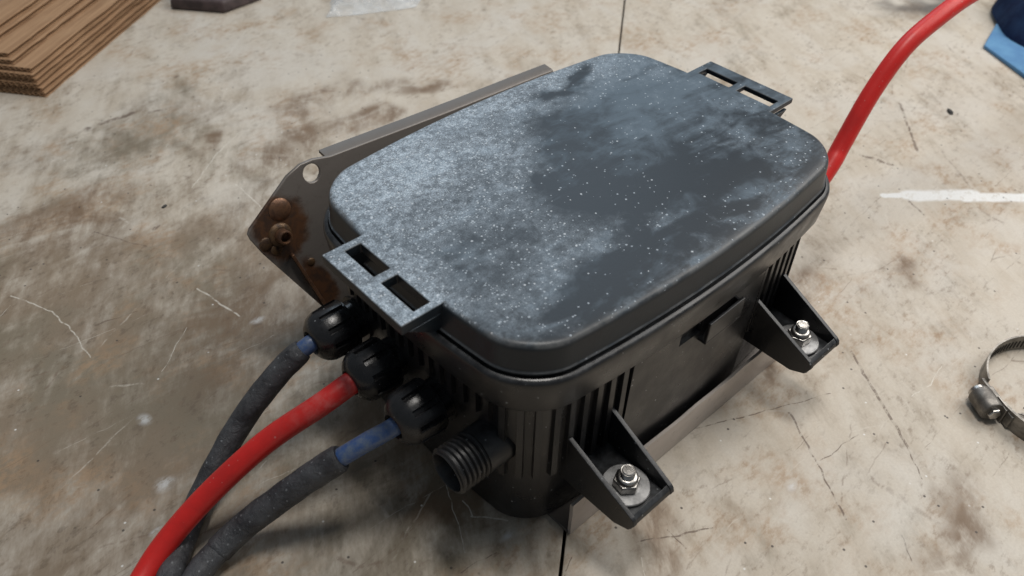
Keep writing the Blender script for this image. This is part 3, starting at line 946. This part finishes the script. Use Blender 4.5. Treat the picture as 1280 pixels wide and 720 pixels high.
def sleeved(points, label, blue_end, steps, r_blue, r_sl, seed):
    path = catmull(points)
    t = empty('sleeved_cable', points[-1])
    tag(t, label, 'cable', 'dark sleeved cables')
    off = Vector(points[-1])
    def put(name, v, f, mat):
        mk(name, [tuple(Vector(p) - off) for p in v], f, mat, t, smooth=60)
    v, f = tube(cut(path, 0.0, blue_end), lambda u: r_blue, 24, 0.18, seed)
    put('blue_jacket', v, f, M['blue'])
    s0_ = blue_end - 0.03
    for k, (s1_, r) in enumerate(steps):
        def rad(u, r=r):
            e = min(u, 1 - u)
            return r - 0.9 * max(0.0, 1 - e / 0.018) ** 2
        v, f = tube(cut(path, s0_, s1_), rad, 28, 0.42, seed + 5 + k)
        put('heat_shrink', v, f, M['sleeve'])
        s0_ = s1_ - 0.02
sleeved([(-119, 53, 62), (-130, 53, 62), (-141, 52.8, 61.6), (-158, 56, 50), (-181.8, 57.5, 30), (-206.6, 49.4, 14.5), (-226.2, 37, 7.2), (-242, 20.6, 6.9), (-262, -6, 6.9), (-285, -40, 6.9)],
        'dark sleeved cable passing under the red cable, short blue jacket at the farthest gland', 0.135, [(1.0, 6.3)], 4.4, 6.3, 1.0)
sleeved([(-119, -17, 62), (-130, -17, 62), (-139, -16.4, 61.4), (-159.4, -8.4, 52), (-177.8, 0.8, 38.5), (-200.4, 11.4, 20.5), (-217.6, 14.8, 10.5), (-236.0, 9.6, 7.4), (-258, -10, 7.2), (-285, -45, 7.2)],
        'dark sleeved cable with longer blue jacket, leaving the gland beside the bare threaded spigot', 0.245, [(0.585, 6.7), (1.0, 6.1)], 4.5, 6.6, 9.0)

# ------------------------------------------------------------------ hose clamp at the right edge
hc = empty('hose_clamp', (184, -214, 0))
tag(hc, 'stainless worm drive hose clamp lying open side down at the right edge', 'hose clamp')
R0 = 43.0
def arcband(a0, a1, r0, r1, z0, z1, n=60):
    V, F = [], []
    for i in range(n + 1):
        a = math.radians(a0 + (a1 - a0) * i / n)
        for r, z in ((r0, z0), (r1, z0), (r1, z1), (r0, z1)):
            V.append((r * math.cos(a), r * math.sin(a), z))
    for i in range(n):
        for k in range(4):
            F.append((i * 4 + k, i * 4 + (k + 1) % 4, i * 4 + 4 + (k + 1) % 4, i * 4 + 4 + k))
    F += [(0, 1, 2, 3), (n * 4, n * 4 + 1, n * 4 + 2, n * 4 + 3)]
    return V, F
v, f = arcband(128, -215, R0 - 1.0, R0, 0.3, 11.8, 110)
mk('band', v, f, M['clamp'], hc, smooth=30)
v, f = arcband(150, 208, R0 - 2.2, R0 - 1.2, 0.5, 11.4, 30)
mk('band_tail', v, f, M['clamp'], hc, smooth=30)
slot_me = None
for k in range(26):
    a = math.radians(40 + 3.4 * k)
    q = MB()
    if slot_me is None:
        q.box(-0.35, 0.35, -0.5, 0.5, 2.2, 7.6)
        o = q.build('worm_slot', M['chip'], hc)
        slot_me = o.data
    else:
        o = place('worm_slot', slot_me, hc)
    o.location = ((R0 - 0.9) * math.cos(a) * MM, (R0 - 0.9) * math.sin(a) * MM, 0)
    o.rotation_euler = (0, 0, a + math.radians(90))
# worm housing, screw, saddle
ang = math.radians(146)
def hx(s, r, z):     # s along the tangent, r radially outward, z up
    return (R0 * math.cos(ang) - s * math.sin(ang) + r * math.cos(ang), R0 * math.sin(ang) + s * math.cos(ang) + r * math.sin(ang), z)
v, f = lathe([(-8.0, 0.6), (-8.0, 5.2), (-7.2, 6.4), (-5, 6.8), (5.6, 6.8), (6.4, 6.2), (6.4, 0.6)], 28, lambda s, a, b: hx(s, 5.6 + a * 0.95, 7.2 + b))
housing_c = mk('worm_housing', v, f, M['clamp'], hc, smooth=40)
v, f = lathe([(6.0, 3.8), (8.2, 3.9), (9.0, 3.2), (9.1, 0.4)], 6, lambda s, a, b: hx(s, 5.6 + a, 7.2 + b))
mk('screw_head', v, f, M['zinc'], housing_c, bevel=0.3)
v, f = lathe([(-7.8, 5.0), (-9.8, 4.8), (-10.8, 3.6), (-10.9, 0.4)], 20, lambda s, a, b: hx(s, 5.6 + a, 7.2 + b))
mk('screw_tip', v, f, M['zinc'], housing_c, smooth=40)
q = MB()
for (s_a, s_b, ra, rb, za, zb) in ((-9, 9, -2.4, 0.4, 0.2, 10.6), (9.0, 13.5, -2.6, -0.6, 1.0, 9.8), (-16, -9, -1.9, 0.2, 0.6, 9.9)):
    pts = [hx(s_a, ra, za), hx(s_b, ra, za), hx(s_b, rb, za), hx(s_a, rb, za), hx(s_a, ra, zb), hx(s_b, ra, zb), hx(s_b, rb, zb), hx(s_a, rb, zb)]
    q.add(pts, [(0, 3, 2, 1), (4, 5, 6, 7), (0, 1, 5, 4), (1, 2, 6, 5), (2, 3, 7, 6), (3, 0, 4, 7)])
q.build('saddle', M['clamp'], hc, bevel=0.4)

# a small curl of swarf beside the clamp
sp = [Vector((154 + 4.2 * math.cos(a) + a * 0.5, -206 + 4.2 * math.sin(a), 1.0 + a * 0.45)) for a in [0.35 * i for i in range(22)]]
v, f = tube(sp, lambda t: 0.55, 8)
c = mk('metal_curl', v, f, M['clamp'], None, smooth=60)
tag(c, 'tiny curled metal shaving on the bench below the hose clamp', 'metal curl')

# ------------------------------------------------------------------ cardboard stack
e1 = Vector((0.786, 0.619, 0))
e2 = Vector((-0.619, 0.786, 0))
c0 = Vector((-129.0, 508.0, 0))
T = 4.0
card_rows = [(0, 0), (1.4, 0.8), (3.2, 0.2), (4.4, 1.8), (6.2, 1.4), (7.6, 5.0), (26.0, 8.0), (30.5, 12.0), (52.0, 30.0), (57.0, 36.0)]
names = ['lowest cardboard sheet of the stack, lying on the bench', 'second cardboard sheet from the bottom of the stack', 'third cardboard sheet from the bottom of the stack',
         'fourth cardboard sheet from the bottom of the stack', 'fifth cardboard sheet from the bottom of the stack', 'sixth cardboard sheet, topmost of the flush lower pile',
         'seventh cardboard sheet, set back above the flush lower pile', 'eighth cardboard sheet from the bottom of the stack', 'ninth cardboard sheet, set farther back on the stack', 'topmost cardboard sheet of the stack']
for i, (off, along) in enumerate(card_rows):
    org = c0 + e2 * off + e1 * along
    z0 = i * T + 0.2
    t = empty('cardboard_sheet', (org.x, org.y, z0))
    tag(t, names[i], 'cardboard', 'stacked cardboard sheets')
    LEN, WID = 420.0, 300.0
    skew = math.radians(random.uniform(-0.7, 0.7))
    d1 = Vector((math.cos(skew) * e1.x - math.sin(skew) * e1.y, math.sin(skew) * e1.x + math.cos(skew) * e1.y, 0))
    d2 = Vector((-d1.y, d1.x, 0))
    for nm, za, zb in (('liner', 0.0, 0.55), ('liner', T - 0.75, T - 0.2)):
        V, F = [], []
        n = 40
        for k in range(n + 1):
            s_ = LEN * k / n
            jut = 1.1 * mnoise.noise(Vector((s_ / 9.0, i * 3.1, za))) + 0.8 * mnoise.noise(Vector((s_ / 60.0, i * 1.7, 5)))
            sag = 0.35 * mnoise.noise(Vector((s_ / 40.0, i * 2.3, 1)))
            for w, z in ((jut, za + sag), (WID, za), (WID, zb), (jut, zb + sag)):
                p = d1 * s_ + d2 * w
                V.append((p.x, p.y, z))
        for k in range(n):
            for j in range(4):
                F.append((k * 4 + j, k * 4 + (j + 1) % 4, k * 4 + 4 + (j + 1) % 4, k * 4 + 4 + j))
        F += [(0, 1, 2, 3), (n * 4, n * 4 + 1, n * 4 + 2, n * 4 + 3)]
        mk(nm, V, F, M['card'], t)
    # the wavy fluting between the liners, its waves seen at the end face
    V, F = [], []
    n = 240
    for k in range(n + 1):
        w = 1.4 + (WID - 4) * k / n * 0.55
        z = T / 2 - 0.1 + 1.05 * math.sin(w / 5.4 * 2 * math.pi)
        for s_, dz in ((-0.5, -0.4), (-0.5, 0.4), (LEN - 1, 0.4), (LEN - 1, -0.4)):
            p = d1 * s_ + d2 * w
            V.append((p.x, p.y, z + dz))
    for k in range(n):
        for j in range(4):
            F.append((k * 4 + j, k * 4 + (j + 1) % 4, k * 4 + 4 + (j + 1) % 4, k * 4 + 4 + j))
    F += [(0, 1, 2, 3), (n * 4, n * 4 + 1, n * 4 + 2, n * 4 + 3)]
    mk('fluting', V, F, M['card'], t)

# ------------------------------------------------------------------ things along the far edge
# brown offcut
V, F = [], []
poly = [(30, 604), (66, 561), (110, 566), (150, 610), (120, 650), (60, 650)]
rings = []
for z, sc in ((0.2, 1.0), (3, 1.02), (9, 1.0), (11.5, 0.95), (12.5, 0.86)):
    rings.append([(90 + (x - 90) * sc, 610 + (y - 610) * sc, z + (1.6 * mnoise.noise(Vector((x / 20, y / 20, z))) if z > 1 else 0)) for x, y in poly])
v, f = loft(rings)
c = mk('brown_offcut', v, f, M['brown'], None, bevel=1.6, segs=3)
tag(c, 'dark brown slab cut off by the top edge, between the cardboard and the clear bag', 'offcut')

# clear plastic bag, crumpled, two films
bag = empty('plastic_bag', (210, 510, 0))
tag(bag, 'crumpled clear plastic bag at the top edge of the picture', 'plastic bag')
bc = [(140, 484), (222, 446), (330, 540), (230, 600)]
for k in range(2):
    V, F = [], []
    n = 36
    for i in range(n + 1):
        for j in range(n + 1):
            a, b = i / n, j / n
            x = (bc[0][0] * (1 - a) + bc[1][0] * a) * (1 - b) + (bc[3][0] * (1 - a) + bc[2][0] * a) * b
            y = (bc[0][1] * (1 - a) + bc[1][1] * a) * (1 - b) + (bc[3][1] * (1 - a) + bc[2][1] * a) * b
            e = min(a, 1 - a, b, 1 - b)
            h = 0.6 + k * (min(e * 6, 1) * (7 + 22 * abs(mnoise.noise(Vector((x / 26, y / 26, 3)))) + 13 * abs(mnoise.noise(Vector((x / 11, y / 11, 8)))))) + 0.3 * k
            x += 4 * mnoise.noise(Vector((x / 30, y / 30, 1)))
            y += 4 * mnoise.noise(Vector((x / 30, y / 30, 7)))
            V.append((x - 210, y - 510, h))
    for i in range(n):
        for j in range(n):
            F.append((i * (n + 1) + j, (i + 1) * (n + 1) + j, (i + 1) * (n + 1) + j + 1, i * (n + 1) + j + 1))
    mk('film', V, F, M['film'], bag, smooth=25)

# navy cloth heap and the light blue cloth under it
def heap(name, cxy, rad, hgt, mat, seed, fold, n=96, m=30):
    V, F = [], []
    for j in range(m + 1):
        t = j / m
        for i in range(n):
            a = 2 * math.pi * i / n
            dirv = Vector((math.cos(a), math.sin(a), 0))
            R = rad(a)
            r = R * (1 - t ** 1.3)
            prof = hgt * (1 - (1 - t) ** 3.2)
            w = mnoise.noise(Vector((dirv.x * 1.6 + seed, dirv.y * 1.6, t * 2))) * fold + mnoise.noise(Vector((dirv.x * r / 22, dirv.y * r / 22, seed))) * fold * 0.8
            z = max(0.25, prof + w * min(t * 4, 1) * hgt)
            rr = r * (1 + 0.08 * mnoise.noise(Vector((dirv.x * 3, dirv.y * 3, t * 3 + seed))))
            V.append((rr * dirv.x, rr * dirv.y, z if j > 0 else 0.25))
    for j in range(m):
        for i in range(n):
            F.append((j * n + i, j * n + (i + 1) % n, (j + 1) * n + (i + 1) % n, (j + 1) * n + i))
    F.append(tuple(range(n)))
    o = mk(name, V, F, mat, None, smooth=60)
    o.location = (cxy[0] * MM, cxy[1] * MM, 4.2 * MM)
    return o
c = heap('navy_cloth', (735, -75), lambda a: 135 + 10 * math.sin(3 * a + 1), 52, M['navy'], 2.7, 0.35)
tag(c, 'navy blue bunched cloth in the upper right corner', 'cloth')
V, F = [], []
pl_ = [(588, 18), (556, -36), (520, -100), (640, -170), (760, -60), (680, 40)]
V = [(x, y, 0.3) for x, y in pl_] + [(x, y, 3.6 + 0.8 * math.sin(x / 17)) for x, y in pl_]
F = [tuple(range(6))[::-1], tuple(range(6, 12))] + [(i, (i + 1) % 6, 6 + (i + 1) % 6, 6 + i) for i in range(6)]
c = mk('light_blue_cloth', V, F, M['sky_blue'], None, bevel=0.8)
tag(c, 'light blue folded cloth lying flat under the navy cloth', 'cloth')

# crumbs
def crumb(name, x, y, sx, sy, sz, rz, label):
    rnd = random.Random(int(x * 7 + y))
    V = []
    n = 7
    rings = []
    for z, sc in ((0.1, 1.0), (sz * 0.55, 0.95), (sz, 0.55)):
        rg = []
        for i in range(n):
            a = 2 * math.pi * i / n
            k = sc * rnd.uniform(0.75, 1.15)
            px_, py_ = sx * k * math.cos(a), sy * k * math.sin(a)
            rg.append((x + px_ * math.cos(rz) - py_ * math.sin(rz), y + px_ * math.sin(rz) + py_ * math.cos(rz), z))
        rings.append(rg)
    v, f = loft(rings)
    c = mk(name, v, f, M['chip'])
    tag(c, label, 'crumb')
crumb('crumb', 447, -18, 5.0, 2.6, 1.8, 0.8, 'black crumb on the bench to the right of the far red cable')
crumb('crumb', -120.5, 296, 2.6, 1.4, 1.0, 0.4, 'tiny black crumb on the stained bench left of the rusty bracket corner')
